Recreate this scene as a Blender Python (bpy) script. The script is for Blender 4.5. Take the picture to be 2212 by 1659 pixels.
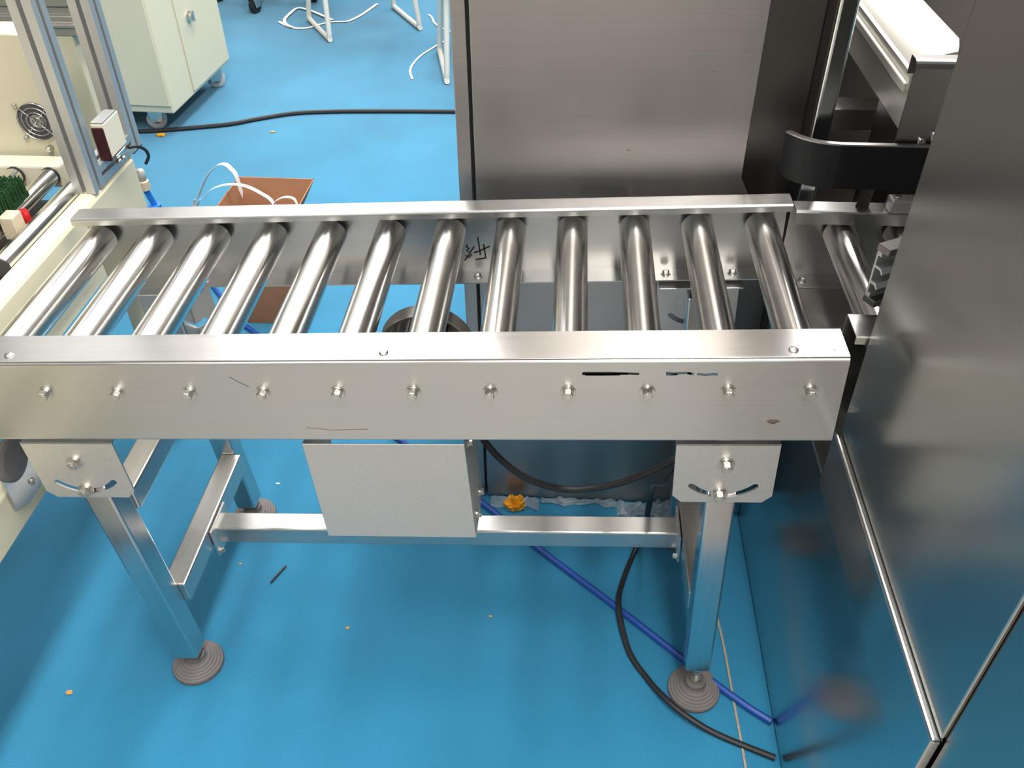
import bpy, bmesh, math, random
from mathutils import Matrix, Vector, noise
random.seed(7)
for o in list(bpy.data.objects): bpy.data.objects.remove(o, do_unlink=True)
scn = bpy.context.scene
C = scn.collection
PI = math.pi
Z0 = 0.71                     # height of the conveyor's bolt line above the floor

# ------------------------------------------------------------------ camera
def make_camera():
    pos = Vector((0.6919, -0.8630, 0.7406 + Z0)); yaw, pitch, roll = -0.0735, 0.6947, -0.0124
    f = Vector((math.sin(yaw)*math.cos(pitch), math.cos(yaw)*math.cos(pitch), -math.sin(pitch)))
    r = Vector((math.cos(yaw), -math.sin(yaw), 0)); u = r.cross(f)
    c, s = math.cos(roll), math.sin(roll)
    r2 = c*r + s*u; u2 = -s*r + c*u
    m = Matrix((( r2.x, u2.x, -f.x, pos.x), (r2.y, u2.y, -f.y, pos.y), (r2.z, u2.z, -f.z, pos.z), (0, 0, 0, 1)))
    cd = bpy.data.cameras.new('camera'); cd.sensor_fit = 'HORIZONTAL'; cd.sensor_width = 36
    cd.lens = 1915.17/2212*36; cd.clip_start = .02; cd.clip_end = 200
    co = bpy.data.objects.new('camera', cd); C.objects.link(co); co.matrix_world = m
    scn.camera = co
make_camera()

# ------------------------------------------------------------------ light
w = bpy.data.worlds.new('hall'); scn.world = w; w.use_nodes = True
bg = w.node_tree.nodes['Background']; bg.inputs[0].default_value = (.80, .84, .88, 1); bg.inputs[1].default_value = .24
def area(name, loc, sx, sy, power, col=(1, .97, .93), rot=(0, 0, 0)):
    d = bpy.data.lights.new(name, 'AREA'); d.shape = 'RECTANGLE'; d.size = sx; d.size_y = sy; d.energy = power; d.color = col
    o = bpy.data.objects.new(name, d); C.objects.link(o); o.location = loc; o.rotation_euler = rot
    return o
# rows of ceiling lamps of the exhibition hall, and its bright skylight field behind the line
for x, pw in ((-4.2, 40), (-1.6, 110), (1.0, 520), (3.6, 430)):
    area('ceiling_lamp_row', (x, -.5, 5.2), .5, 8.0, pw)
area('skylight', (.35, 6.5, 5.2), 6.2, 4.0, 560, (1, .98, .96), (math.radians(-45), 0, 0))
area('skylight', (-4.35, 6.5, 5.2), 3.0, 4.0, 45, (1, .98, .96), (math.radians(-45), 0, 0))  # dimmer panel added to brighten reflections at the rail's left end
scn.view_settings.view_transform = 'Standard'; scn.view_settings.look = 'None'
scn.view_settings.exposure = -0.06; scn.view_settings.gamma = 1.0; scn.view_settings.use_curve_mapping = False

# ------------------------------------------------------------------ materials
def mat(name): 
    m = bpy.data.materials.new(name); m.use_nodes = True
    nt = m.node_tree; b = nt.nodes['Principled BSDF']
    return m, nt, b
def plain(name, col, rough=.5, metal=0, var=.08, scale=30, bump=0, bscale=200, spec=.5):
    m, nt, b = mat(name); N = nt.nodes; L = nt.links
    b.inputs['Roughness'].default_value = rough; b.inputs['Metallic'].default_value = metal
    b.inputs['Specular IOR Level'].default_value = spec
    tc = N.new('ShaderNodeTexCoord'); nz = N.new('ShaderNodeTexNoise'); nz.inputs['Scale'].default_value = scale; nz.inputs['Detail'].default_value = 4
    L.new(tc.outputs['Object'], nz.inputs['Vector'])
    mx = N.new('ShaderNodeMix'); mx.data_type = 'RGBA'
    mx.inputs['A'].default_value = (*[c*(1-var) for c in col], 1); mx.inputs['B'].default_value = (*[min(1, c*(1+var)) for c in col], 1)
    L.new(nz.outputs['Fac'], mx.inputs['Factor']); L.new(mx.outputs['Result'], b.inputs['Base Color'])
    if bump:
        n2 = N.new('ShaderNodeTexNoise'); n2.inputs['Scale'].default_value = bscale; n2.inputs['Detail'].default_value = 3
        L.new(tc.outputs['Object'], n2.inputs['Vector'])
        bp = N.new('ShaderNodeBump'); bp.inputs['Strength'].default_value = bump; bp.inputs['Distance'].default_value = .002
        L.new(n2.outputs['Fac'], bp.inputs['Height']); L.new(bp.outputs['Normal'], b.inputs['Normal'])
    return m
def steel(name, col=(.60, .59, .57), rough=.3, grain=(1.5, 260, 260), gvar=.10, stain=.06, bump=.06, aniso=0.0, axis='X', arot=0.0, cvar=1.0):
    """brushed stainless: grain stretched along one axis, cloudy wipe marks in the roughness"""
    m, nt, b = mat(name); N = nt.nodes; L = nt.links
    b.inputs['Metallic'].default_value = 1
    if aniso:
        tg = N.new('ShaderNodeTangent'); tg.direction_type = 'RADIAL'; tg.axis = axis
        L.new(tg.outputs['Tangent'], b.inputs['Tangent']); b.inputs['Anisotropic'].default_value = aniso; b.inputs['Anisotropic Rotation'].default_value = arot
    tc = N.new('ShaderNodeTexCoord'); mp = N.new('ShaderNodeMapping'); mp.inputs['Scale'].default_value = grain
    L.new(tc.outputs['Object'], mp.inputs['Vector'])
    g = N.new('ShaderNodeTexNoise'); g.inputs['Scale'].default_value = 3; g.inputs['Detail'].default_value = 5
    L.new(mp.outputs['Vector'], g.inputs['Vector'])
    s = N.new('ShaderNodeTexNoise'); s.inputs['Scale'].default_value = 7; s.inputs['Detail'].default_value = 5; s.inputs['Roughness'].default_value = .6
    L.new(tc.outputs['Object'], s.inputs['Vector'])
    r1 = N.new('ShaderNodeMapRange'); r1.inputs['To Min'].default_value = rough - gvar/2; r1.inputs['To Max'].default_value = rough + gvar/2
    L.new(g.outputs['Fac'], r1.inputs['Value'])
    r2 = N.new('ShaderNodeMapRange'); r2.inputs['From Min'].default_value = .3; r2.inputs['From Max'].default_value = .7
    r2.inputs['To Min'].default_value = -stain; r2.inputs['To Max'].default_value = stain
    L.new(s.outputs['Fac'], r2.inputs['Value'])
    ad = N.new('ShaderNodeMath'); L.new(r1.outputs['Result'], ad.inputs[0]); L.new(r2.outputs['Result'], ad.inputs[1])
    L.new(ad.outputs[0], b.inputs['Roughness'])
    mx = N.new('ShaderNodeMix'); mx.data_type = 'RGBA'
    mx.inputs['A'].default_value = (*[c*(1-.10*cvar) for c in col], 1); mx.inputs['B'].default_value = (*[c*(1+.08*cvar) for c in col], 1)
    L.new(g.outputs['Fac'], mx.inputs['Factor']); L.new(mx.outputs['Result'], b.inputs['Base Color'])
    if bump:
        bp = N.new('ShaderNodeBump'); bp.inputs['Strength'].default_value = bump; bp.inputs['Distance'].default_value = .0006
        L.new(g.outputs['Fac'], bp.inputs['Height']); L.new(bp.outputs['Normal'], b.inputs['Normal'])
    return m
def carpet():
    m, nt, b = mat('blue_carpet'); N = nt.nodes; L = nt.links
    b.inputs['Roughness'].default_value = .95; b.inputs['Specular IOR Level'].default_value = .1
    b.inputs['Sheen Weight'].default_value = .55; b.inputs['Sheen Roughness'].default_value = .45; b.inputs['Sheen Tint'].default_value = (1, .90, .66, 1)
    tc = N.new('ShaderNodeTexCoord')
    a = N.new('ShaderNodeTexNoise'); a.inputs['Scale'].default_value = 420; a.inputs['Detail'].default_value = 3
    c = N.new('ShaderNodeTexNoise'); c.inputs['Scale'].default_value = 3.5; c.inputs['Detail'].default_value = 4
    L.new(tc.outputs['Object'], a.inputs['Vector']); L.new(tc.outputs['Object'], c.inputs['Vector'])
    mx = N.new('ShaderNodeMix'); mx.data_type = 'RGBA'
    mx.inputs['A'].default_value = (.018, .168, .325, 1); mx.inputs['B'].default_value = (.036, .262, .440, 1)
    L.new(a.outputs['Fac'], mx.inputs['Factor'])
    m2 = N.new('ShaderNodeMix'); m2.data_type = 'RGBA'; m2.blend_type = 'MULTIPLY'
    rr = N.new('ShaderNodeMapRange'); rr.inputs['From Min'].default_value = .3; rr.inputs['From Max'].default_value = .7; rr.inputs['To Min'].default_value = .88; rr.inputs['To Max'].default_value = 1.05
    L.new(c.outputs['Fac'], rr.inputs['Value'])
    m2.inputs['Factor'].default_value = 1; L.new(mx.outputs['Result'], m2.inputs['A']); L.new(rr.outputs['Result'], m2.inputs['B'])
    L.new(m2.outputs['Result'], b.inputs['Base Color'])
    bp = N.new('ShaderNodeBump'); bp.inputs['Strength'].default_value = .5; bp.inputs['Distance'].default_value = .003
    L.new(a.outputs['Fac'], bp.inputs['Height']); L.new(bp.outputs['Normal'], b.inputs['Normal'])
    return m
M = {}
M['carpet'] = carpet()
M['rail'] = steel('rail_steel', (.62, .61, .59), .35, (1.2, 240, 240), bump=.03, aniso=.55)
M['cover'] = steel('rail_cover_steel', (.70, .68, .65), .24, (1.2, 120, 120), gvar=.05, stain=.03, bump=.02, aniso=.4)
M['roller'] = steel('roller_chrome', (.78, .76, .72), .20, (1, 8, 1), gvar=.02, stain=.015, bump=0, aniso=.72, axis='Y', arot=.25)
M['leg'] = steel('leg_steel', (.64, .62, .60), .22, (120, 120, 1.5), bump=.015, stain=.03, aniso=.5, axis='Z')
M['legy'] = steel('crossbar_steel', (.66, .63, .60), .30, (120, 1.5, 120), bump=.015, stain=.03, aniso=.5, axis='Y')
M['plate'] = steel('plate_steel', (.74, .72, .69), .48, (40, 40, 40), gvar=.06)
M['matte'] = steel('drive_cover_steel', (.74, .71, .67), .58, (60, 60, 60), gvar=.06, stain=.09)
M['bolt'] = steel('bolt_steel', (.66, .64, .60), .28, (60, 60, 60))
M['cab'] = steel('cabinet_steel', (.42, .395, .375), .37, (1.6, 60, 190), gvar=.08, stain=.03, aniso=.55)
M['panel'] = plain('machine_panel_steel', (.46, .455, .43), .24, 1, .02, 2)
M['base'] = plain('machine_base_steel', (.50, .51, .50), .19, 1, .02, 2)
M['dark'] = steel('dark_steel', (.16, .145, .135), .38, (120, 120, 2))
M['brown'] = steel('bracket_steel', (.47, .44, .42), .40, (2, 120, 120))
M['alu'] = plain('anodised_aluminium', (.50, .50, .49), .48, .75, .05, 60)
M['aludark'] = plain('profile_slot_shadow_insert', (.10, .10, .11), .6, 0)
M['cream'] = plain('cream_paint', (.66, .61, .445), .45, 0, .03, 12, .05, 300)
M['creamlight'] = plain('cream_paint_light', (.78, .73, .57), .4, 0, .03, 12)
M['white'] = plain('white_enamel', (.82, .80, .72), .22, 0, .03, 10)
M['rubber'] = plain('grey_rubber', (.16, .145, .14), .7, 0, .15, 60, .3, 120)
M['black'] = plain('black_rubber', (.015, .015, .017), .5, 0, .1, 40)
M['blackp'] = plain('black_plastic', (.010, .010, .011), .45, 0, .3, 60, .25, 160, .3)
M['fancover'] = plain('fan_cover_grey', (.26, .235, .21), .38, .8, .1, 40)
M['motor'] = plain('motor_casing', (.075, .07, .068), .42, .6, .15, 40)
M['red'] = plain('dark_red_lens', (.045, .008, .012), .25, 0, .1)
M['redp'] = plain('red_plastic', (.55, .015, .02), .35, 0, .1)
M['card'] = plain('cardboard', (.31, .145, .075), .85, 0, .10, 25, .2, 80)
M['strap'] = plain('white_strap', (.82, .82, .80), .45, 0, .04, 40)
M['tube'] = plain('cream_tube', (.74, .70, .62), .35, 0, .04, 30)
M['hose'] = plain('blue_hose', (.012, .07, .34), .4, 0, .1, 30)
M['bluetube'] = plain('bright_blue_tube', (.01, .16, .62), .3, 0, .08, 30)
M['string'] = plain('tan_string', (.40, .35, .25), .8, 0, .2, 90)
M['orange'] = plain('orange_scrap', (.75, .33, .01), .6, 0, .15, 40)
M['tan'] = plain('tan_scrap', (.50, .30, .12), .8, 0, .15, 40)
M['film'] = plain('plastic_film', (.55, .62, .66), .2, 0, .08, 40)
_b = M['film'].node_tree.nodes['Principled BSDF']; _b.inputs['Alpha'].default_value = .45
M['green'] = plain('green_bristle', (.008, .06, .014), .9, 0, .35, 260, .8, 300)
M['wood'] = plain('pale_block', (.58, .50, .36), .6, 0, .06, 30)
M['ink'] = plain('black_marker', (.012, .011, .014), .5, 0, .05)
M['inkblue'] = plain('faded_blue_marker', (.10, .15, .18), .5, 0, .3, 120)
M['stain'] = plain('brown_stain', (.30, .25, .20), .5, .7, .3, 60)
M['aisle'] = plain('aisle_floor', (.33, .315, .29), .6, 0, .08, 6)
M['wallp'] = plain('partition_paint', (.30, .30, .29), .7, 0, .05, 3)
M['castor'] = plain('castor_tread', (.50, .49, .48), .4, 0, .06, 40)
M['seat'] = plain('seat_fabric', (.03, .05, .11), .9, 0, .2, 80)

# ------------------------------------------------------------------ mesh helpers
class MB:
    def __init__(s): s.v = []; s.f = []; s.smooth = []
    def add(s, vs, fs, smooth=False, T=None):
        n = len(s.v)
        for p in vs:
            p = Vector(p)
            if T is not None: p = T @ p
            s.v.append(tuple(p))
        for f in fs: s.f.append([i + n for i in f]); s.smooth.append(smooth)
        return s
    def box(s, x0, x1, y0, y1, z0, z1, T=None):
        vs = [(x, y, z) for x in (x0, x1) for y in (y0, y1) for z in (z0, z1)]
        return s.add(vs, [(0,1,3,2), (4,6,7,5), (0,4,5,1), (2,3,7,6), (0,2,6,4), (1,5,7,3)], False, T)
    def prism(s, poly, axis, a, b, T=None, smooth=False):
        """2-D outline extruded along axis x (poly = y,z), y (poly = x,z) or z (poly = x,y)"""
        def P(p, t): return {'x': (t, p[0], p[1]), 'y': (p[0], t, p[1]), 'z': (p[0], p[1], t)}[axis]
        n = len(poly)
        vs = [P(p, a) for p in poly] + [P(p, b) for p in poly]
        s.add(vs, [(i, (i+1) % n, n + (i+1) % n, n + i) for i in range(n)], smooth, T)
        s.add([P(p, a) for p in poly], [tuple(range(n))], False, T)
        s.add([P(p, b) for p in poly], [tuple(range(n))[::-1]], False, T)
        return s
    def lathe(s, prof, axis, center, n=24, T=None, smooth=True, cap=True):
        """profile (radius, t) turned about an axis through center"""
        cx, cy, cz = center; vs = []
        for r, t in prof:
            for k in range(n):
                a = 2*PI*k/n; u, v = r*math.cos(a), r*math.sin(a)
                vs.append({'x': (cx+t, cy+u, cz+v), 'y': (cx+u, cy+t, cz+v), 'z': (cx+u, cy+v, cz+t)}[axis])
        m = len(prof)
        fs = [(j*n+k, j*n+(k+1) % n, (j+1)*n+(k+1) % n, (j+1)*n+k) for j in range(m-1) for k in range(n)]
        s.add(vs, fs, smooth, T)
        if cap:
            s.add(vs[:n], [tuple(range(n))[::-1]], False, T); s.add(vs[-n:], [tuple(range(n))], False, T)
        return s
    def tube(s, pts, r, n=10, T=None, closed=False):
        pts = [Vector(p) for p in pts]; m = len(pts); vs = []
        up = None
        for i, p in enumerate(pts):
            t = (pts[min(i+1, m-1)] - pts[max(i-1, 0)]).normalized()
            if up is None:
                up = Vector((0, 0, 1)) if abs(t.z) < .9 else Vector((1, 0, 0))
            u = (up - t*up.dot(t)).normalized(); up = u; v = t.cross(u)
            rr = r[i] if isinstance(r, (list, tuple)) else r
            for k in range(n):
                a = 2*PI*k/n; vs.append(p + rr*(math.cos(a)*u + math.sin(a)*v))
        fs = [(i*n+k, i*n+(k+1) % n, (i+1)*n+(k+1) % n, (i+1)*n+k) for i in range(m-1) for k in range(n)]
        s.add(vs, fs, True, T)
        s.add(vs[:n], [tuple(range(n))[::-1]], False, T); s.add(vs[-n:], [tuple(range(n))], False, T)
        return s
    def ribbon(s, pts, wid, cross, thick=.0006, T=None):
        """flat strap: cross is a width direction, or None for level straps"""
        pts = [Vector(p) for p in pts]; m = len(pts); A = []; 
        for i, p in enumerate(pts):
            t = (pts[min(i+1, m-1)] - pts[max(i-1, 0)]).normalized()
            c = cross[i] if isinstance(cross, list) else cross
            c = Vector(c) if c is not None else t.cross(Vector((0, 0, 1)))
            c = (c - t*c.dot(t)).normalized(); nn = t.cross(c).normalized()*thick
            A += [p - c*wid/2 - nn, p + c*wid/2 - nn, p + c*wid/2 + nn, p - c*wid/2 + nn]
        fs = [(i*4+k, i*4+(k+1) % 4, (i+1)*4+(k+1) % 4, (i+1)*4+k) for i in range(m-1) for k in range(4)]
        fs += [(3, 2, 1, 0), tuple((m-1)*4+k for k in range(4))]
        return s.add(A, fs, False, T)
    def mesh(s, name, material, bevel=0, seg=2, recalc=True, auto=None):
        me = bpy.data.meshes.new(name); me.from_pydata(s.v, [], s.f)
        for p, sm in zip(me.polygons, s.smooth): p.use_smooth = sm
        bm = bmesh.new(); bm.from_mesh(me)
        bmesh.ops.remove_doubles(bm, verts=bm.verts, dist=1e-6)
        if recalc: bmesh.ops.recalc_face_normals(bm, faces=bm.faces)
        if bevel:
            es = [e for e in bm.edges if len(e.link_faces) == 2 and e.calc_face_angle(0) > math.radians(28) and not (e.link_faces[0].smooth and e.link_faces[1].smooth)]
            bmesh.ops.bevel(bm, geom=es, offset=bevel, segments=seg, affect='EDGES', profile=.5, clamp_overlap=True)
        for e in bm.edges: e.smooth = len(e.link_faces) == 2 and e.calc_face_angle(0) < math.radians(24)
        bm.to_mesh(me); bm.free()
        me.materials.append(M[material] if isinstance(material, str) else material)
        return me
def smooth_path(pts, k=8):
    P = [Vector(p) for p in pts]; P = [P[0]*2 - P[1]] + P + [P[-1]*2 - P[-2]]; out = []
    for i in range(1, len(P)-2):
        for j in range(k):
            t = j/k; a, b, c, d = P[i-1], P[i], P[i+1], P[i+2]
            out.append(.5*((2*b) + (c-a)*t + (2*a-5*b+4*c-d)*t*t + (3*b-a-3*c+d)*t**3))
    out.append(P[-2]); return out
def tag(o, label=None, cat=None, group=None, kind=None):
    if label: o['label'] = label
    if cat: o['category'] = cat
    if group: o['group'] = group
    if kind: o['kind'] = kind
    return o
def thing(name, loc, label, cat, group=None):
    o = bpy.data.objects.new(name, None); o.empty_display_size = .05; C.objects.link(o); o.location = loc
    return tag(o, label, cat, group)
def wpos(o):
    v = Matrix.Identity(4)
    while o is not None:
        v = o.matrix_basis @ v; o = o.parent
    return v
def put(name, me, parent=None, X=None, label=None):
    """link mesh so that its vertices, sent through X, are where they stand in the room"""
    o = bpy.data.objects.new(name, me); C.objects.link(o)
    X = X if X is not None else Matrix.Identity(4)
    if parent is not None:
        o.parent = parent; X = wpos(parent).inverted() @ X
    o.matrix_basis = X
    if label: o['label'] = label
    return o
def T3(x, y, z): return Matrix.Translation((x, y, z))
def up(m): return T3(0, 0, Z0) @ m if m is not None else T3(0, 0, Z0)
ZT = T3(0, 0, Z0)             # shapes written relative to the bolt line

# shared small meshes ------------------------------------------------
def hex_bolt(r=.0065, h=.0055, wr=.0095):
    b = MB(); b.lathe([(r, 0), (r, -h*.85), (r*.86, -h)], 'y', (0, -.0035, 0), 6, smooth=False)
    b.lathe([(r*.55, -h), (r*.5, -h-.0004)], 'y', (0, -.0035, 0), 10)
    return b.mesh('bolt', 'bolt')
def washer(wr=.0095):
    b = MB(); b.lathe([(wr, 0), (wr, -.0014), (wr*.96, -.0018)], 'y', (0, 0, 0), 20); b.lathe([(wr*.82, -.0018), (wr*.82, -.0035)], 'y', (0, 0, 0), 16)
    return b.mesh('washer', 'bolt')
BOLT, WASHER = hex_bolt(), washer()
def bolt_at(parent, X, s=1.0, name='bolt'):
    o = put(name, BOLT, parent, X @ Matrix.Scale(s, 4)); put('washer', WASHER, o, X @ Matrix.Scale(s, 4)); return o
def screw_head():
    b = MB(); b.lathe([(.0062, 0), (.0060, .0012), (.0045, .0026), (.0018, .0031)], 'z', (0, 0, 0), 18)
    return b.mesh('screw', 'bolt')
SCREW = screw_head()

# ------------------------------------------------------------------ the floor
b = MB(); b.box(-9, 9, -.34, 14, -.05, 0)
tag(put('floor', b.mesh('floor', 'carpet')), 'blue short-pile exhibition carpet', None, None, 'structure')
b = MB(); b.box(-9, 9, -7, -.34, -.05, -.002)
tag(put('floor', b.mesh('floor', 'aisle')), 'beige hall floor of the aisle in front of the blue carpet', None, None, 'structure')

for nm, a in (('wall_left', (-9.1, -9, -7, 14)), ('wall_right', (9, 9.1, -7, 14)), ('wall_front', (-9, 9, -7.1, -7)), ('wall_back', (-9, 9, 14, 14.1))):
    b = MB(); b.box(*a, 0, 3.2); tag(put(nm, b.mesh(nm, 'wallp')), 'pale grey partition wall of the exhibition hall', None, None, 'structure')

# ------------------------------------------------------------------ main roller conveyor
BETA = 0.0496
MC = T3(.5, 0, Z0) @ Matrix.Rotation(-BETA, 4, 'Y') @ T3(-.5, 0, 0)
ZTOP, ZBOT, W1, W2, W3, XL, XR = .0493, -.0868, .0594, .3854, .4248, -.128, 1.0407
conv = thing('roller_conveyor', (.5, .21, 0), 'stainless steel roller conveyor with twelve chrome rollers in the middle', 'conveyor')
t = .002
def channel(y_web, sgn, lip_y, flange, lipz):
    """C-channel outline in y,z; sgn +1 opens towards +y"""
    r = .004; o = []
    def arc(cy, cz, a0, a1, n=4): return [(cy + r*math.cos(a0+(a1-a0)*k/n), cz + r*math.sin(a0+(a1-a0)*k/n)) for k in range(n+1)]
    if sgn > 0:
        o += [(lip_y, lipz), (lip_y, ZTOP)] + arc(y_web+r, ZTOP-r, PI/2, PI) + arc(y_web+r, ZBOT+r, PI, 1.5*PI) + [(y_web+flange, ZBOT), (y_web+flange, ZBOT+t), (y_web+t, ZBOT+t), (y_web+t, ZTOP-t), (lip_y-t, ZTOP-t), (lip_y-t, lipz)]
    else:
        o += arc(lip_y+r, ZTOP-r, PI, PI/2)[::1] + arc(y_web-r, ZTOP-r, PI/2, 0) + arc(y_web-r, ZBOT+r, 0, -PI/2) + [(y_web-flange, ZBOT), (y_web-flange, ZBOT+t), (y_web-t, ZBOT+t), (y_web-t, ZTOP-t), (lip_y+t, ZTOP-t), (lip_y+t, lipz), (lip_y, lipz)]
    return o
XLN = -.30
b = MB(); b.prism(channel(0, 1, W1, .042, .037), 'x', -.128, XR)
near = put('side_rail', b.mesh('side_rail', 'rail'), conv, MC, 'near side rail of brushed steel with a row of hex bolts')
b = MB(); b.prism(channel(W3, -1, W2, .040, .037), 'x', XL, XR)
far = put('side_rail', b.mesh('side_rail', 'rail'), conv, MC)
b = MB(); b.box(-.128, XR+.0005, .0035, W1+.001, ZTOP+.0004, ZTOP+.0022)
cov = put('rail_cover', b.mesh('rail_cover', 'cover', .0004, 1), conv, MC, 'flat cover strip along the top of the near rail')
for x in (-.038, .466, .976): put('screw', SCREW, cov, MC @ T3(x, .017, ZTOP+.0022))
b = MB(); b.lathe([(.0022, 0), (.0018, .0006)], 'z', (1.025, .018, ZTOP+.0022), 12); put('rivet', b.mesh('rivet', 'bolt'), cov, MC)
b = MB(); b.lathe([(.0022, 0), (.0018, .0006)], 'z', (1.028, .412, ZTOP), 12); put('rivet', b.mesh('rivet', 'bolt'), far, MC)
# rollers
b = MB(); b.lathe([(.0235, .012), (.025, .0135), (.025, .4095), (.0235, .411)], 'y', (0, 0, 0), 40)
ROLL = b.mesh('roller', 'roller')
b = MB(); b.lathe([(.0215, .0105), (.0215, .013)], 'y', (0, 0, 0), 24); CAPA = b.mesh('end_cap', 'rubber')
b = MB(); b.lathe([(.0215, .4105), (.0215, .4125)], 'y', (0, 0, 0), 24); CAPM = b.mesh('end_cap', 'rubber')
b = MB(); b.lathe([(.006, .002), (.006, .4228)], 'y', (0, 0, 0), 14); SHAFT = b.mesh('shaft', 'bolt')
for i in range(-1, 11):
    X = MC @ T3(.1*i, 0, 0)
    r = put('roller', ROLL, conv, X); put('shaft', SHAFT, r, X); put('end_cap', CAPM, r, X); put('end_cap', CAPA, r, X)
    bolt_at(conv, MC @ T3(.1*i, 0, 0) @ Matrix.Rotation(random.uniform(0, 1), 4, 'Y'), 1.05)
    bolt_at(conv, MC @ T3(.1*i, W3, 0) @ Matrix.Rotation(PI, 4, 'Z'), 1.05)
for x in (.539, .854, .963, .06):
    bolt_at(conv, MC @ T3(x, .404, ZBOT+t) @ Matrix.Rotation(-PI/2, 4, 'X'), .85)
# marker strokes on the far web and smears on the near rail
def ink(name, strokes, y, wd, m, parent, label):
    b = MB()
    for st in strokes:
        b.ribbon([(x, y, z) for x, z in st], wd, [Vector((st[min(i+1, len(st)-1)][1]-st[max(i-1, 0)][1], 0, -(st[min(i+1, len(st)-1)][0]-st[max(i-1, 0)][0]))) for i in range(len(st))], .00015)
    return put(name, b.mesh(name, m), parent, MC, label)
def hw(px, py):               # handwriting, in units of the web plane
    return (.5420 + (px-1490)*.00026, -.0190 - (py-290)*.000289)
hs = [[(1490,290),(1494,350),(1497,412)], [(1455,396),(1505,378),(1565,352)], [(1523,338),(1527,385),(1530,425)], [(1462,440),(1500,437),(1535,430)],
      [(1462,352),(1440,380),(1412,420),(1390,446)], [(1418,338),(1410,356),(1428,362)], [(1428,362),(1410,382),(1426,388)], [(1398,412),(1424,426),(1440,402)]]
ink('handwriting', [[hw(*p) for p in s] for s in hs], W3-t-.0003, .0025, 'ink', far, 'black handwritten marker characters')
ink('ink_smear', [[(.718,.0292),(.748,.0288),(.775,.0292)], [(.719,.0306),(.753,.0305),(.789,.0288)], [(.722,.0280),(.74,.0278),(.765,.0282)]], -.0002, .0030, 'ink', near, 'black marker smear')
ink('ink_smear', [[(.822,.0305),(.832,.0290),(.846,.0300),(.856,.0282)], [(.860,.0285),(.870,.0268),(.878,.0280),(.885,.0275)], [(.822,.0280),(.830,.0274),(.836,.0282)], [(.848,.0300),(.853,.0288)]], -.0002, .0034, 'inkblue', near, 'faded blue marker smear')
ink('scratch', [[(.262,.027),(.272,.018),(.284,.010)]], -.0002, .0012, 'inkblue', near, 'dark scratch')
ink('scratch', [[(.345,-.062),(.38,-.0665),(.43,-.065)]], -.0002, .0009, 'stain', near, 'fine scratch')
ink('stain', [[(.953,-.0500),(.962,-.0504),(.971,-.0498)], [(.956,-.0478),(.961,-.0482),(.967,-.0477)], [(.955,-.0522),(.962,-.0526),(.969,-.0521)], [(.959,-.0542),(.965,-.0540)]], -.0002, .0024, 'stain', near, 'small brown stain')

# legs: each side is a frame of two square tubes hung from slotted plates
def plate_mesh(sg):
    # outline with curved slot, local to pivot (x, z); built as a ring of quads between outer outline and slot
    outer = []
    x0, x1, z0, z1, c = -.0685, .0685, -.0745, .0375, .013
    outer = [(x0, z1), (x0, z0+c), (x0+c, z0), (x1-c, z0), (x1, z0+c), (x1, z1)]
    bm = bmesh.new()
    def loop(pts): 
        vs = [bm.verts.new((x, 0, z)) for x, z in pts]
        return [bm.edges.new((vs[i], vs[(i+1) % len(vs)])) for i in range(len(vs))]
    R, hw_ = .0605, .0047; A = math.radians(46); sl = []
    for k in range(15):
        a = -PI/2 - A + 2*A*k/14; sl.append(((R+hw_)*math.cos(a), (R+hw_)*math.sin(a)))
    e = -PI/2 + A
    for k in range(1, 5):
        a = e + PI*k/5; sl.append((R*math.cos(e) + hw_*math.cos(a), R*math.sin(e) + hw_*math.sin(a)))
    for k in range(15):
        a = -PI/2 + A - 2*A*k/14; sl.append(((R-hw_)*math.cos(a), (R-hw_)*math.sin(a)))
    e = -PI/2 - A
    for k in range(1, 5):
        a = e + PI + PI*k/5; sl.append((R*math.cos(e) + hw_*math.cos(a), R*math.sin(e) + hw_*math.sin(a)))
    es = loop(outer) + loop(sl)
    bmesh.ops.triangle_fill(bm, use_beauty=True, edges=es)
    g = bmesh.ops.extrude_face_region(bm, geom=bm.faces[:])
    bmesh.ops.translate(bm, verts=[v for v in g['geom'] if isinstance(v, bmesh.types.BMVert)], vec=(0, .003*sg, 0))
    # folded top flange that bolts up under the rail
    bmesh.ops.recalc_face_normals(bm, faces=bm.faces)
    me = bpy.data.meshes.new('mounting_plate'); bm.to_mesh(me); bm.free(); me.materials.append(M['plate']); return me
PLN = plate_mesh(1)
b = MB(); b.prism([(0, 0), (0, .003)] + [(.0, .003)] + [(.040, .003), (.040, 0)], 'x', -.0685, .0685); FLG = b.mesh('flange', 'plate', .0006, 1)
def foot_mesh():
    b = MB()
    b.lathe([(.046, 0), (.0465, .006), (.045, .0095), (.042, .0105), (.041, .0125), (.037, .0135), (.036, .0155), (.032, .0165), (.031, .0185), (.027, .0195), (.026, .0215), (.021, .0225), (.0185, .026), (.0175, .034)], 'z', (0, 0, 0), 36)
    return b.mesh('foot', 'rubber')
FOOT = foot_mesh()
b = MB(); b.lathe([(.0075, .028), (.0075, .10)], 'z', (0, 0, 0), 14); b.lathe([(.0115, .034), (.0115, .042)], 'z', (0, 0, 0), 6, smooth=False); STEM = b.mesh('stem', 'bolt')
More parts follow.
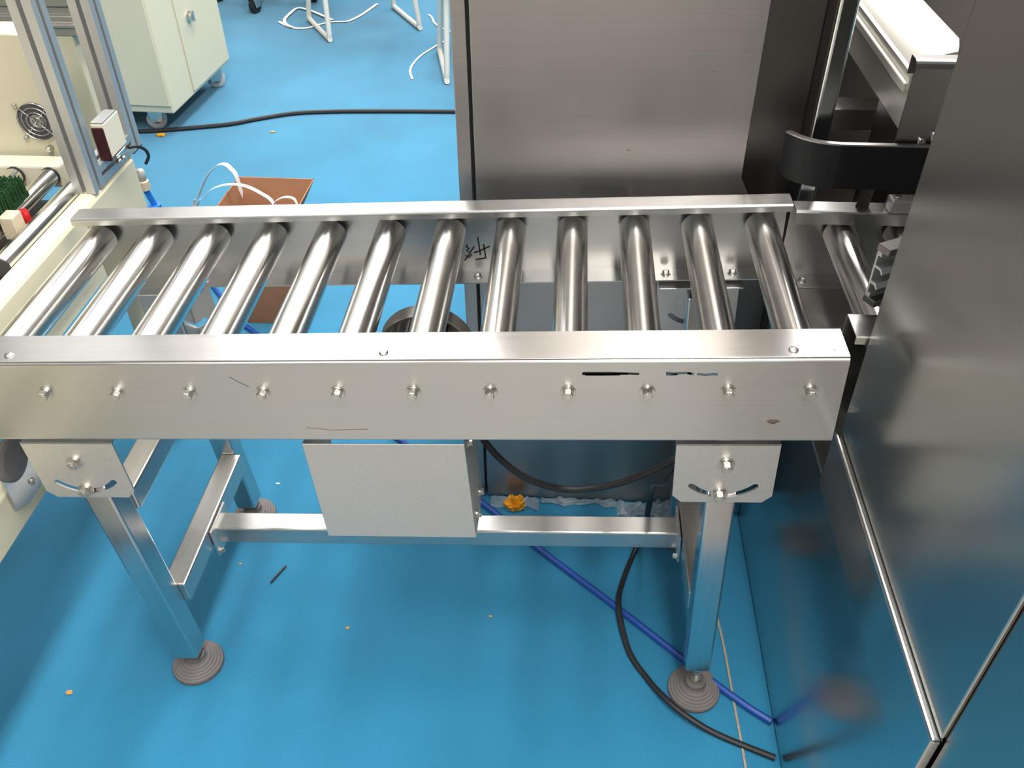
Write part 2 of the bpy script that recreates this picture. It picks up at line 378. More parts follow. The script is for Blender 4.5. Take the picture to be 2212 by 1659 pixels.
def leg_frame(px, lean):
    for yc, sg in ((.0060, 1), (W3-.0060, -1)):
        P = MC @ T3(px, yc, -.135)
        if sg < 0: P = MC @ T3(px, yc, -.135) @ Matrix.Rotation(PI, 4, 'Z')
        pl = put('mounting_plate', PLN, conv, P)
        put('flange', FLG, pl, P @ T3(0, 0, .0375-.003))
        bolt_at(conv, P, 1.25)
        lx = -.0045*sg
        bolt_at(conv, P @ T3(lx, 0, -.0575), 1.25)
        # square tube leg, hung just behind the plate
        Lg = MC @ T3(px, 0, -.135) @ Matrix.Rotation(-lean, 4, 'Y')
        y0, y1 = (.0092, .0515) if sg > 0 else (W3-.0515, W3-.0092)
        b = MB()
        b.prism([(-.0212, y0), (.0212, y0), (.0212, y1), (-.0212, y1)], 'z', -.505, .020)
        leg = put('leg', b.mesh('leg', 'leg', .004, 3), conv, Lg)
        fp = (Lg @ Vector((0, (y0+y1)/2, -.52)))
        d = (Lg.to_3x3() @ Vector((0, 0, -1))); k = (fp.z - .0)/(-d.z); hit = fp + d*k
        F = T3(hit.x, hit.y, 0)
        ft = put('foot', FOOT, conv, F); put('stem', STEM, ft, T3(hit.x, hit.y, 0) @ Matrix.Rotation(lean+BETA if False else 0, 4, 'Y'))
leg_frame(-.0145, .028); leg_frame(.9110, .0)
def bar(name, x0, x1, y0, y1, z0, z1, m, bev=.003, X=None, label=None):
    b = MB(); b.box(x0, x1, y0, y1, z0, z1); return put(name, b.mesh(name, m, bev, 2), conv, X if X is not None else MC, label)
LL = MC
bar('cross_bar', -.026, .016, .0515, W3-.0515, -.285, -.243, 'legy')
bar('cross_bar', -.012, .029, .0515, W3-.0515, -.522, -.477, 'legy')
bar('cross_bar', .890, .932, .0515, W3-.0515, -.285, -.243, 'legy')
bar('cross_bar', .888, .929, .0515, W3-.0515, -.522, -.477, 'legy')
lb = bar('long_bar', .030, .887, .190, .231, -.531, -.491, 'rail')
for x, s in ((.0325, 1), (.884, -1)):
    b = MB(); b.box(x-.0022, x+.0022, .172, .250, -.548, -.482); br = put('bracket', b.mesh('bracket', 'plate', .001, 1), conv, MC)
    X = MC @ T3(x - s*-.0022, .180, -.540) @ Matrix.Rotation(s*PI/2, 4, 'Z'); bolt_at(br, X, .8)
# drive housing under the near rail: folded sheet cover, motor behind it
dc = MB()
dc.box(.330, .557, .0055, .0070, -.291, -.0985)
dc.box(.5555, .557, .0070, .105, -.291, -.0985); dc.box(.330, .3315, .0070, .105, -.291, -.0985); dc.box(.3315, .5555, .0070, .105, -.291, -.2895)
cv = put('drive_cover', dc.mesh('drive_cover', 'matte', .0006, 1), conv, MC, 'plain sheet steel drive cover below the near rail')
for y, z in ((.030, -.118), (.030, -.265), (.075, -.265)):
    bolt_at(cv, MC @ T3(.557, y, z) @ Matrix.Rotation(PI/2, 4, 'Z'), .85)
mo = MB(); MX, MZ = .468, -.122
mo.lathe([(.052, .120), (.060, .124), (.060, .238)], 'y', (MX, 0, MZ), 36)
for k in range(28):
    a = 2*PI*k/28; T = T3(MX, 0, MZ) @ Matrix.Rotation(a, 4, 'Y'); mo.box(.058, .072, .125, .238, -.0018, .0018, T)
motor = put('motor', mo.mesh('motor', 'motor'), conv, MC, 'dark finned drive motor below the rollers')
b = MB(); b.lathe([(.0745, .236), (.0765, .238), (.0765, .264), (.070, .272), (.02, .274)], 'y', (MX, 0, MZ), 40); put('fan_cover', b.mesh('fan_cover', 'fancover'), motor, MC)
b = MB(); b.box(MX+.058, MX+.098, .14, .20, MZ-.002, MZ+.05); put('terminal_box', b.mesh('terminal_box', 'motor', .004, 2), motor, MC)
b = MB(); b.box(MX-.03, MX+.03, .100, .122, MZ-.03, MZ+.03); put('gearbox', b.mesh('gearbox', 'motor', .005, 2), motor, MC)

# ------------------------------------------------------------------ tall steel cabinet behind
cab = thing('steel_cabinet', (.74, .75, 0), 'tall brushed steel cabinet standing behind the main conveyor', 'cabinet')
YC = .482
b = MB(); b.prism([(.536, -.706), (.968, -.706), (.990, .020), (.990, .034), (.972, .069), (.970, 1.05), (.536, 1.05)], 'y', YC, YC+.02)
fp_ = put('front_panel', b.mesh('front_panel', 'cab', .0012, 2), cab, ZT)
b = MB(); b.box(.508, .5305, YC, YC+.03, -.706, 1.05); put('corner_post', b.mesh('corner_post', 'cab', .0012, 2), cab, ZT)
b = MB(); b.box(.512, .966, YC+.03, 1.05, -.700, 1.045); put('body', b.mesh('body', 'cab', .002, 2), cab, ZT)
b = MB(); b.box(.5305, .536, YC+.012, YC+.0295, -.70, 1.05); put('door_gap', b.mesh('door_gap', 'black'), cab, ZT)
for p in ((.905, .245), (.785, .115)):
    b = MB(); b.lathe([(.004, 0), (.0035, -.0004)], 'y', (p[0], YC, p[1]), 10); put('scuff', b.mesh('scuff', 'stain'), fp_, ZT @ T3(p[0], 0, p[1]) @ Matrix.Diagonal((.9, 1, .35, 1)) @ T3(-p[0], 0, -p[1]))

# ------------------------------------------------------------------ tower frame with the white cover, right of the cabinet
fr = thing('weighing_machine', (1.25, .75, 0), 'dark steel machine with an upright column standing right of the steel cabinet', 'machine')
b = MB(); b.box(1.062, 1.064, .458, 1.02, -.70, 1.05); put('side_panel', b.mesh('side_panel', 'dark', .0006, 1), fr, ZT)
b = MB(); b.box(1.060, 1.088, .452, .470, -.70, 1.05); put('column', b.mesh('column', 'base', .0045, 3), fr, ZT, 'upright steel column with a bright rounded edge')
b = MB(); b.box(.975, 1.0615, .520, .530, -.70, 1.05); put('gap_shade_sheet', b.mesh('gap_shade_sheet', 'dark', .0006, 1), fr, ZT)  # added dark sheet, stands for the darkness in the gap beside the cabinet
b = MB(); b.box(1.064, 1.75, 1.00, 1.02, -.70, .20); put('back_panel', b.mesh('back_panel', 'dark', .0006, 1), fr, ZT)
b = MB(); b.box(1.066, 1.74, .74, .80, .040, .083); put('cross_beam', b.mesh('cross_beam', 'brown', .003, 2), fr, ZT)
b = MB(); b.box(1.066, 1.74, .66, .70, .015, .030); put('cross_beam', b.mesh('cross_beam', 'brown', .002, 2), fr, ZT)
b = MB(); b.box(1.066, 1.74, .50, .99, -.20, -.17); put('shelf', b.mesh('shelf', 'dark', .002, 2), fr, ZT)
b = MB(); b.box(1.735, 1.750, .458, 1.0, -.70, 1.05); put('side_panel', b.mesh('side_panel', 'dark', .002, 2), fr, ZT)
wc = thing('motor_cover', (1.26, .62, Z0+.16), 'long white enamelled cover with rounded top lying inside the dark frame', 'cover')
yA, yB = .440, .985
ol = [(1.187, .172), (1.183, .236), (1.180, .238), (1.177, .262), (1.182, .264)]
ol += [(1.268 + .088*math.cos(a), .256 + .040*math.sin(a)) for a in [PI*.95 - PI*.95*k/18 for k in range(19)]]
ol += [(1.356, .180), (1.32, .150), (1.205, .150)]
b = MB(); b.prism(ol, 'y', yA, yB, smooth=True); put('cover_body', b.mesh('cover_body', 'white', .003, 2), wc, ZT)
b = MB(); b.prism([(1.173, .232), (1.183, .232), (1.183, .246), (1.173, .246)], 'y', yA+.002, yB); put('lip', b.mesh('lip', 'white', .002, 2), wc, ZT)
b = MB(); b.box(1.215, 1.325, .50, .65, -.170, .152); put('pedestal', b.mesh('pedestal', 'dark', .003, 2), wc, ZT)

# ------------------------------------------------------------------ second conveyor, running on behind the machine cabinet
c2 = thing('roller_conveyor', (1.4, .25, 0), 'short second roller conveyor continuing right, mostly hidden by the tall panel', 'conveyor')
ZA = .060
b = MB(); b.prism([(.3945, ZA-.022), (.3945, ZA-.003), (.3965, ZA-.0008), (.399, ZA), (.428, ZA), (.431, ZA-.003), (.431, -.078), (.390, -.078), (.390, -.076), (.429, -.076), (.429, ZA-.002), (.3965, ZA-.002), (.3965, ZA-.022)], 'x', 1.047, 1.70)
r2 = put('side_rail', b.mesh('side_rail', 'rail'), c2, ZT)
b = MB(); b.prism([(.069, ZA-.012), (.069, ZA-.002), (.071, ZA), (.119, ZA), (.121, ZA-.002), (.121, -.076), (.080, -.076), (.080, -.074), (.119, -.074), (.119, ZA-.002), (.071, ZA-.002), (.071, ZA-.012)], 'x', 1.064, 1.70)
put('side_rail', b.mesh('side_rail', 'cover'), c2, ZT)
b = MB(); b.box(1.048, 1.155, .14, .390, -.100, -.079); put('cross_plate', b.mesh('cross_plate', 'brown', .0015, 2), c2, ZT)
b = MB(); b.lathe([(.0235, .078), (.025, .080), (.025, .420), (.0235, .422)], 'y', (0, 0, 0), 40); R2 = b.mesh('roller', 'roller')
b = MB(); b.lathe([(.006, .072), (.006, .429)], 'y', (0, 0, 0), 14); S2 = b.mesh('shaft', 'bolt')
for x in (1.128, 1.222, 1.316, 1.410, 1.504, 1.598):
    X = ZT @ T3(x, 0, .008); r = put('roller', R2, c2, X); put('shaft', S2, r, X)
bolt_at(c2, ZT @ T3(1.083, .408, -.076) @ Matrix.Rotation(-PI/2, 4, 'X'), .9)
b = MB(); b.box(1.186, 1.236, .392, .418, ZA, ZA+.022); bl = put('guide_block', b.mesh('guide_block', 'alu', .004, 3), c2, ZT, 'small aluminium clamp block on the far rail')
b = MB(); b.lathe([(.0055, 0), (.005, .003)], 'z', (1.198, .405, ZA+.022), 14); b.lathe([(.003, .003), (.003, .0032)], 'z', (1.198, .405, ZA+.022), 6); put('screw', b.mesh('screw', 'bolt'), bl, ZT)
# black side guide with a curved lead-in
gp = [(1.020, .438), (1.030, .425), (1.044, .412), (1.062, .402), (1.085, .397), (1.12, .3955), (1.34, .3955)]
gp = [tuple(p) for p in smooth_path([(x, y, 0) for x, y in gp], 5)]
b = MB(); n = len(gp); vs = []; fs = []
for i, (x, y, _) in enumerate(gp):
    a = Vector(gp[max(i-1, 0)]); c = Vector(gp[min(i+1, n-1)]); d = (c-a).normalized(); nn = Vector((-d.y, d.x, 0))*.004
    zb_, zt_ = (.101, .170)
    if i < 4: zb_, zt_ = (.101+.012*(4-i)/4, .170)
    vs += [(x-nn.x, y-nn.y, zb_), (x+nn.x, y+nn.y, zb_), (x+nn.x, y+nn.y, zt_), (x-nn.x, y-nn.y, zt_)]
fs = [(i*4+k, i*4+(k+1) % 4, (i+1)*4+(k+1) % 4, (i+1)*4+k) for i in range(n-1) for k in range(4)] + [(3, 2, 1, 0), tuple((n-1)*4+k for k in range(4))]
b.add(vs, fs); gd = put('side_guide', b.mesh('side_guide', 'blackp'), c2, ZT, 'black plastic side guide with curved end')
b = MB(); b.ribbon([(x, y, .1712) for x, y, _ in gp], .0085, None, .0012); put('edge_strip', b.mesh('edge_strip', 'brown'), gd, ZT, 'thin metal strip along the guide top')
b = MB(); b.prism([(.404, .101), (.408, .101), (.408, .10), (.4175, .06), (.412, .06)], 'x', 1.14, 1.16); put('bracket', b.mesh('bracket', 'dark'), c2, ZT)
# hooked bracket plate
def hook_outline():
    o = [(.430, .150), (.430, .268)]
    o += [(.441 - .011*math.cos(a), .268 + .011*math.sin(a)) for a in [PI/2*k/5 for k in range(1, 6)]]
    o += [(.456, .279), (.458, .277), (.458, .252), (.4555, .252), (.4555, .2762), (.441, .2762)]
    o += [(.441 - .0082*math.cos(a), .268 + .0082*math.sin(a)) for a in [PI/2 - PI/2*k/5 for k in range(1, 6)]]
    o += [(.4328, .150)]
    return o
HK = T3(0, -.024, .012)
b = MB(); b.prism(hook_outline(), 'x', 1.170, 1.29, HK); hb = put('hook_bracket', b.mesh('hook_bracket', 'brown'), c2, ZT, 'steel bracket plate with a folded hook at its top')
b = MB(); b.box(1.172, 1.29, .3995, .410, .160, .163); put('foot_plate', b.mesh('foot_plate', 'brown'), hb, ZT)
b = MB(); b.lathe([(.005, 0), (.005, .022)], 'y', (1.205, .396, .176), 12); put('pin', b.mesh('pin', 'bolt'), hb, ZT)
b = MB(); b.lathe([(.0045, .172), (.0045, .190)], 'z', (1.222, .404, 0), 12); put('pin', b.mesh('pin', 'bolt'), hb, ZT)
# aluminium guide profile, its cut end showing the T-slots
GA = ZT @ T3(1.094, .150, .103) @ Matrix.Rotation(math.radians(28), 4, 'Z')
prof = [(-.004, -.034), (.004, -.034), (.004, -.028), (-.0012, -.028), (-.0012, -.014), (.006, -.014), (.010, -.019), (.012, -.017), (.008, -.010), (-.0012, -.010),
        (-.0012, .010), (.008, .010), (.012, .005), (.014, .007), (.009, .0135), (-.0012, .0135), (-.0012, .028), (.004, .028), (.004, .034), (-.004, .034)]
b = MB(); b.prism([(-p[0], p[1]) for p in prof], 'x', 0, .30); gp_ = put('guide_profile', b.mesh('guide_profile', 'alu'), c2, GA, 'aluminium guide profile with open slots at its cut end')
for z in (.034, -.044):
    b = MB(); b.box(-.001, .30, -.016, .006, z, z+.010); put('wear_strip', b.mesh('wear_strip', 'dark', .001, 1), gp_, GA)

# ------------------------------------------------------------------ tall machine cabinet on the right
mc = thing('machine_cabinet', (1.35, -.15, 0), 'tall polished steel machine cabinet filling the right foreground', 'machine cabinet')
XP = 1.080
b = MB(); b.box(XP, 1.62, -.392, .448, -.706, -.205); put('base', b.mesh('base', 'base', .004, 3), mc, ZT, 'reflective steel base box standing on the carpet')
b = MB(); b.box(XP-.010, XP+.003, -.388, .066, -.205, -.100); put('skirt', b.mesh('skirt', 'base', .004, 3), mc, ZT)
b = MB(); b.box(XP+.004, 1.62, -.80, .062, -.100, 1.05); put('body', b.mesh('body', 'panel', .003, 2), mc, ZT)
b = MB(); b.box(XP-.001, XP+.004, -.386, .0655, -.099, 1.05); dr = put('side_door', b.mesh('side_door', 'panel', .002, 2), mc, ZT, 'large mirror-like steel side door')
b = MB(); b.prism([(.0655, .418), (.0675, .426), (.0735, .432), (.446, .432), (.446, 1.05), (.0655, 1.05)], 'x', XP-.001, 1.62); put('hood', b.mesh('hood', 'panel'), mc, ZT)
b = MB(); b.box(XP+.001, XP+.004, -.795, -.391, -.700, 1.05); put('side_panel', b.mesh('side_panel', 'panel', .001, 1), mc, ZT)
b = MB(); b.box(XP+.004, 1.62, -.80, -.393, -.706, -.100); put('base', b.mesh('base', 'base', .002, 2), mc, ZT)

# ------------------------------------------------------------------ cream carton machine on the left
cs = thing('carton_sealer', (-.45, .45, 0), 'cream painted carton machine with small rollers and aluminium uprights', 'carton machine')
XE = -.165
b = MB()
b.prism([(XE, -.160), (XE, -.030), (XE-.004, -.022), (XE-.010, -.019), (-.196, -.019), (-.196, -.030), (-.180, -.034), (-.180, -.160)], 'y', -.35, .706)
# outline is x,z extruded along y
put('end_plate', b.mesh('end_plate', 'creamlight' if False else 'cream', .001, 1), cs, ZT, 'cream end plate with rounded top edge')
b = MB(); b.box(-.90, -.262, .612, .656, -.045, .001); put('side_rail', b.mesh('side_rail', 'creamlight', .006, 3), cs, ZT)
b = MB(); b.box(-.90, -.20, .24, .28, -.075, -.040); put('side_rail', b.mesh('side_rail', 'creamlight', .006, 3), cs, ZT)
b = MB(); b.lathe([(.0145, .292), (.0165, .294), (.0165, .603), (.0145, .605)], 'y', (0, 0, 0), 28); RS = b.mesh('roller', 'roller')
b = MB(); b.lathe([(.0172, .290), (.0172, .2935)], 'y', (0, 0, 0), 20); CSA = b.mesh('end_cap', 'black')
b = MB(); b.lathe([(.0172, .6035), (.0172, .609)], 'y', (0, 0, 0), 20); CSM = b.mesh('end_cap', 'black')
for k in range(7):
    X = ZT @ T3(-.2135 - .068*k, 0, -.018); r = put('roller', RS, cs, X); put('end_cap', CSM, r, X); put('end_cap', CSA, r, X)
b = MB(); b.box(-.90, -.183, .24, .612, -.085, -.070); put('belly_pan', b.mesh('belly_pan', 'dark', .002, 1), cs, ZT)
b = MB(); b.prism([(-.95, -.01), (-.262, -.01), (-.262, .222), (-.315, .224), (-.95, .190)], 'y', .666, .690)
fpn = put('fan_panel', b.mesh('fan_panel', 'cream', .002, 2), cs, ZT)
b = MB(); b.box(-.95, -.262, .690, .74, .196, .222); put('panel_cap', b.mesh('panel_cap', 'creamlight', .002, 1), cs, ZT)
# fan with wire guard
FX, FZ = -.306, .064
b = MB(); b.lathe([(.036, 0), (.036, -.001)], 'y', (FX, .666, FZ), 28); fan = put('fan', b.mesh('fan', 'aludark'), fpn, ZT, 'round cooling fan with wire guard')
def ring(r, y, n=26, k=.0011): 
    m = MB(); m.tube([(FX+r*math.cos(2*PI*i/n), y, FZ+r*math.sin(2*PI*i/n)) for i in range(n+1)], k, 6); return m
for r_ in (.036, .027, .018, .009): put('guard_ring', ring(r_, .662).mesh('guard_ring', 'bolt'), fan, ZT)
for k in range(4):
    a = PI/4 + PI/2*k; b = MB(); b.tube([(FX, .6622, FZ), (FX+.043*math.cos(a), .6622, FZ+.043*math.sin(a))], .0011, 6); put('guard_spoke', b.mesh('guard_spoke', 'bolt'), fan, ZT)
    b = MB(); b.lathe([(.0042, .666), (.0042, .660), (.003, .659)], 'y', (FX+.045*math.cos(a), 0, FZ+.045*math.sin(a)), 10); put('screw', b.mesh('screw', 'bolt'), fan, ZT)
b = MB(); b.lathe([(.013, .6655), (.013, .664)], 'y', (FX, 0, FZ), 16); put('hub', b.mesh('hub', 'alu'), fan, ZT)
for p in ((-.298, .012),): 
    b = MB(); b.lathe([(.006, .666), (.006, .655), (.004, .652)], 'y', (p[0], 0, p[1]), 8); put('screw', b.mesh('screw', 'bolt'), fpn, ZT)
b = MB(); b.box(-1.20, -.205, -.80, .236, -.150, -.040); put('body', b.mesh('body', 'cream', .004, 2), cs, ZT)  # unseen bulk, added and widened to shade the carpet at lower left
# T-slot aluminium uprights
def tslot(w=.040):
    h = w/2; q = [(h, -h), (h, -.0042), (h-.005, -.0042), (h-.005, -.009), (h-.011, -.004), (h-.011, .004), (h-.005, .009), (h-.005, .0042), (h, .0042)]
    out = []
    for k in range(4):
        c, s = math.cos(PI/2*k), math.sin(PI/2*k); out += [(x*c-y*s, x*s+y*c) for x, y in q]
    return out
def upright(x, y, z0, z1, name='upright'):
    b = MB(); b.prism(tslot(), 'z', z0, z1, T3(x, y, 0)); o = put(name, b.mesh(name, 'alu'), cs, ZT)
    b = MB(); b.box(x-.0085, x+.0085, y-.0085, y+.0085, z0+.001, z1-.001); put('slot_shade_core', b.mesh('slot_shade_core', 'aludark'), o, ZT)  # dark core put in as the shade inside the slots
    return o
upright(-.185, .562, -.019, 1.2); upright(-.185, .737, -.020, 1.2)
b = MB(); b.box(-.205, -.165, .717, .757, -.0225, -.0202); put('end_cap', b.mesh('end_cap', 'black'), cs, ZT)
b = MB(); b.prism([(p[0], p[1]) for p in tslot(.036)], 'y', .582, .717, T3(-.1835, 0, -.001)); fb = put('foot_bar', b.mesh('foot_bar', 'alu'), cs, ZT)
b = MB(); b.box(-.90, -.165, .86, .94, .145, .160); b.box(-.90, -.30, .855, .94, .160, .185); b.box(-.90, -.165, .86, .94, .185, .208)
sb = MB(); sb.prism([(.90, .142), (.90, .157), (.892, .160), (.892, .166), (.90, .170), (.90, .180), (.906, .184), (.906, .196), (.90, .200), (.90, .235), (.96, .235), (.96, .142)], 'x', -.90, -.300)
put('steel_beam', sb.mesh('steel_beam', 'brown', .0012, 2), cs, ZT, 'brushed steel beam across the back of the machine')
for x in (-.86, -.34):
    b = MB(); b.box(x-.02, x+.02, .90, .94, -.70, .142); put('beam_post', b.mesh('beam_post', 'cream', .002, 1), cs, ZT)
b = MB(); b.box(XE-.002, XE+.026, -.40, .185, -.335, -.262) if False else b.box(-.215, XE, -.40, .195, -.345, -.264); put('lower_beam', b.mesh('lower_beam', 'cream', .004, 2), cs, ZT, 'cream horizontal beam low on the machine')
for y in (.66, -.30):
    b = MB(); b.box(-.245, -.200, y-.022, y+.022, -.66, -.040 if y > 0 else -.12); lg = put('leg', b.mesh('leg', 'cream', .003, 2), cs, ZT)
    b = MB(); b.lathe([(.03, -.71), (.03, -.695), (.012, -.685), (.012, -.66)], 'z', (-.2225, y, 0), 20); put('foot', b.mesh('foot', 'black'), lg, ZT)
for y in (.66, -.30):
    b = MB(); b.box(-.90, -.855, y-.022, y+.022, -.66, -.040); lg = put('leg', b.mesh('leg', 'cream', .003, 2), cs, ZT)
    b = MB(); b.lathe([(.03, -.71), (.03, -.695), (.012, -.685), (.012, -.66)], 'z', (-.8775, y, 0), 20); put('foot', b.mesh('foot', 'black'), lg, ZT)
# rounded grey bracket with a wheel at the near end of the low beam
b = MB(); b.prism([(.030, -.300), (.060, -.315), (.098, -.315), (.112, -.285), (.104, -.235), (.075, -.205), (.030, -.205)], 'x', -.164, -.158); gb = put('wheel_bracket', b.mesh('wheel_bracket', 'base', .001, 1), cs, ZT)
b = MB(); b.lathe([(.030, 0), (.036, .003), (.036, .012), (.030, .015)], 'x', (-.158, .058, -.215), 24); put('wheel', b.mesh('wheel', 'rubber'), gb, ZT)
bolt_at(gb, ZT @ T3(-.158, .085, -.292) @ Matrix.Rotation(PI/2, 4, 'Z'), .7)
# photo sensor clamped on the foot bar, with its black lead
b = MB(); b.box(-.172, -.148, .607, .672, .022, .086); sn = put('sensor', b.mesh('sensor', 'creamlight', .002, 2), cs, ZT, 'small cream photo sensor with a dark red window')
b = MB(); b.box(-.171, -.149, .6035, .607, .016, .080); put('window', b.mesh('window', 'red', .001, 1), sn, ZT)
b = MB(); b.box(-.171, -.149, .608, .668, .086, .0885); put('top_plate', b.mesh('top_plate', 'alu'), sn, ZT)
b = MB(); b.box(-.178, -.172, .612, .680, -.005, .070); b.box(-.178, -.150, .625, .665, .010, .018); put('bracket', b.mesh('bracket', 'bolt', .001, 1), sn, ZT)
for y, z in ((.622, .008), (.640, .006), (.676, .078)):
    b = MB(); b.lathe([(.005, 0), (.005, .006), (.0035, .008)], 'x', (-.150 if z < .05 else -.165, y, z), 8); put('screw', b.mesh('screw', 'bolt'), sn, ZT)
b = MB(); b.tube(smooth_path([(-.148, .672, .012), (-.140, .690, .006), (-.135, .706, -.008), (-.137, .716, -.026), (-.150, .722, -.045)], 6), .0032, 8); put('lead', b.mesh('lead', 'black'), sn, ZT)
# air fitting and blue tube hanging behind the end plate
b = MB(); b.lathe([(.0085, -.092), (.0085, -.072), (.006, -.068)], 'z', (-.178, .742, 0), 12); ft = put('air_fitting', b.mesh('air_fitting', 'castor'), cs, ZT, 'grey air fitting with bright blue tube')
b = MB(); b.lathe([(.0115, -.112), (.0115, -.094), (.0085, -.092)], 'z', (-.178, .742, 0), 12); put('collar', b.mesh('collar', 'wood'), ft, ZT)
b = MB(); b.tube([(-.178, .742, -.112), (-.175, .745, -.13), (-.171, .748, -.152)], .0062, 10); put('tube', b.mesh('tube', 'bluetube'), ft, ZT)
b = MB(); b.lathe([(.0125, -.156), (.0125, -.150)], 'z', (-.171, .748, 0), 14); put('ring', b.mesh('ring', 'bluetube'), ft, ZT)
b = MB(); b.lathe([(.012, -.24), (.012, -.156)], 'z', (-.171, .748, 0), 14); put('sleeve', b.mesh('sleeve', 'black'), ft, ZT)
# green brush on pale blocks and red knobs between the small rollers
b = MB()
for k in range(1500):
    x, y = -.372 + .112*random.random(), .385 + .115*random.random()
    if random.random() < .12: continue
    b.box(x-.0009, x+.0009, y-.0009, y+.0009, .006, .032 + .008*random.random())
br = put('brush', b.mesh('brush', 'green'), cs, ZT, 'green bristle brush'); tag(br, kind='stuff')
b = MB(); b.box(-.372, -.262, .385, .500, -.001, .008); put('brush_base', b.mesh('brush_base', 'green'), cs, ZT)
for x0, x1, y0, y1 in ((-.262, -.236, .395, .425), (-.286, -.262, .345, .375)):
    b = MB(); b.box(x0, x1, y0, y1, -.030, .012); put('block', b.mesh('block', 'wood', .002, 1), cs, ZT)
for x, y in ((-.316, .546), (-.2475, .445)):
    b = MB(); b.lathe([(.008, -.03), (.009, -.006), (.007, 0)], 'z', (x, y, 0), 14); put('knob', b.mesh('knob', 'redp'), cs, ZT)

# ------------------------------------------------------------------ cream cabinet on castors
ck = thing('wheeled_cabinet', (-1.01, 2.57, 0), 'cream metal cabinet on castors at the back left', 'cabinet')
CK = T3(-.818, 2.298, 0) @ Matrix.Rotation(math.radians(-3.6), 4, 'Z') @ T3(.818, -2.298, 0) @ ZT
b = MB(); b.box(-1.60, -.818, 2.300, 2.862, -.620, .60); body = put('body', b.mesh('body', 'cream', .006, 2), ck, CK)
b = MB(); b.box(-1.585, -.824, 2.293, 2.300, -.590, .58); put('front_panel', b.mesh('front_panel', 'cream', .002, 1), ck, CK)
b = MB(); b.box(-.818, -.812, 2.490, 2.856, -.606, .58); d_ = put('door', b.mesh('door', 'cream', .002, 1), ck, CK)
b = MB(); b.lathe([(.020, 0), (.020, .006), (.014, .010), (.014, .020)], 'x', (-.812, 2.575, -.345), 16); b.box(-.796, -.788, 2.568, 2.582, -.362, -.325); put('lock', b.mesh('lock', 'bolt'), d_, CK)
def castor(x, y, parent, treadmat='castor', rz=.4):
    X = (CK if y < 3 else ZT) @ T3(x, y, -.71) @ Matrix.Rotation(rz, 4, 'Z')
    b = MB(); b.lathe([(.030, -.014), (.038, -.011), (.038, .011), (.030, .014)], 'y', (0, 0, .038), 24); wh = put('castor', b.mesh('castor', treadmat), parent, X)
    b = MB(); b.lathe([(.014, -.016), (.014, .016)], 'y', (0, 0, .038), 14); put('hub', b.mesh('hub', 'black'), wh, X)
    b = MB(); b.prism([(-.018, .030), (.018, .030), (.030, .088), (-.030, .088)], 'y', -.021, -.0165); b.prism([(-.018, .030), (.018, .030), (.030, .088), (-.030, .088)], 'y', .0165, .021); b.box(-.03, .03, -.021, .021, .0815, .0895)
    put('fork', b.mesh('fork', 'bolt'), wh, X)
for x, y in ((-.935, 2.37), (-.865, 2.80), (-1.53, 2.37), (-1.53, 2.80)): castor(x, y, ck)

# ------------------------------------------------------------------ cardboard box with straps
bx = thing('cardboard_box', (-.10, 1.195, 0), 'open brown cardboard box on the carpet behind the far rail', 'box')
x0, x1, y0, y1, h = -.192, -.052, 1.10, 1.245, .240
th = .004
for a in ((x0, x0+th, y0, y1), (x1-th, x1, y0, y1), (x0+th, x1-th, y0, y0+th), (x0+th, x1-th, y1-th, y1)):
    b = MB(); b.box(*a, .0, h); put('side', b.mesh('side', 'card', .0008, 1), bx)
b = MB(); b.box(x0+th, x1-th, y0+th, y1-th, .001, .005); put('bottom', b.mesh('bottom', 'card'), bx)
rim = [(-.212, 1.085), (.002, 1.085), (.006, 1.288), (-.205, 1.292)]; low = [(x0, y0), (x1, y0), (x1, y1), (x0, y1)]
for k in range(4):            # four flaps standing open and flaring outwards
    q = (k+1) % 4; n_ = Vector((low[q][1]-low[k][1], low[k][0]-low[q][0], 0)).normalized()*-.0035
    A = [Vector((*low[k], h)), Vector((*low[q], h)), Vector((*rim[q], .350)), Vector((*rim[k], .350))]
    b = MB(); b.add(A + [p + n_ for p in A], [(0,1,2,3), (7,6,5,4), (0,4,5,1), (1,5,6,2), (2,6,7,3), (3,7,4,0)]); put('flap', b.mesh('flap', 'card'), bx)
def strap(name, pts, wd, cross, label, grp='white packing straps'):
    b = MB(); b.ribbon(smooth_path(pts, 8), wd, cross); return tag(put(name, b.mesh(name, 'strap')), label, 'strap', grp)
strap('packing_strap', [(-.345, 1.27, .12), (-.339, 1.27, .269), (-.321, 1.27, .298), (-.286, 1.27, .354), (-.253, 1.27, .388), (-.229, 1.27, .397), (-.212, 1.27, .385), (-.198, 1.268, .350), (-.194, 1.265, .20)], .014, Vector((.35, .9, 0)), 'white packing strap arching highest above the cardboard box')
strap('packing_strap', [(-.335, 1.2, .15), (-.30, 1.2, .301), (-.273, 1.2, .336), (-.239, 1.2, .362), (-.196, 1.2, .374), (-.153, 1.2, .370), (-.114, 1.2, .349), (-.088, 1.2, .323), (-.070, 1.2, .25)], .012, Vector((.25, .95, 0)), 'white packing strap bending down into the cardboard box')
strap('packing_strap', [(-.094, 1.2, .28), (-.086, 1.2, .32), (-.071, 1.2, .334), (-.052, 1.2, .341), (-.033, 1.2, .338), (-.025, 1.2, .324), (-.020, 1.2, .28)], .010, Vector((.2, 1, 0)), 'short white strap loop inside the right end of the cardboard box')

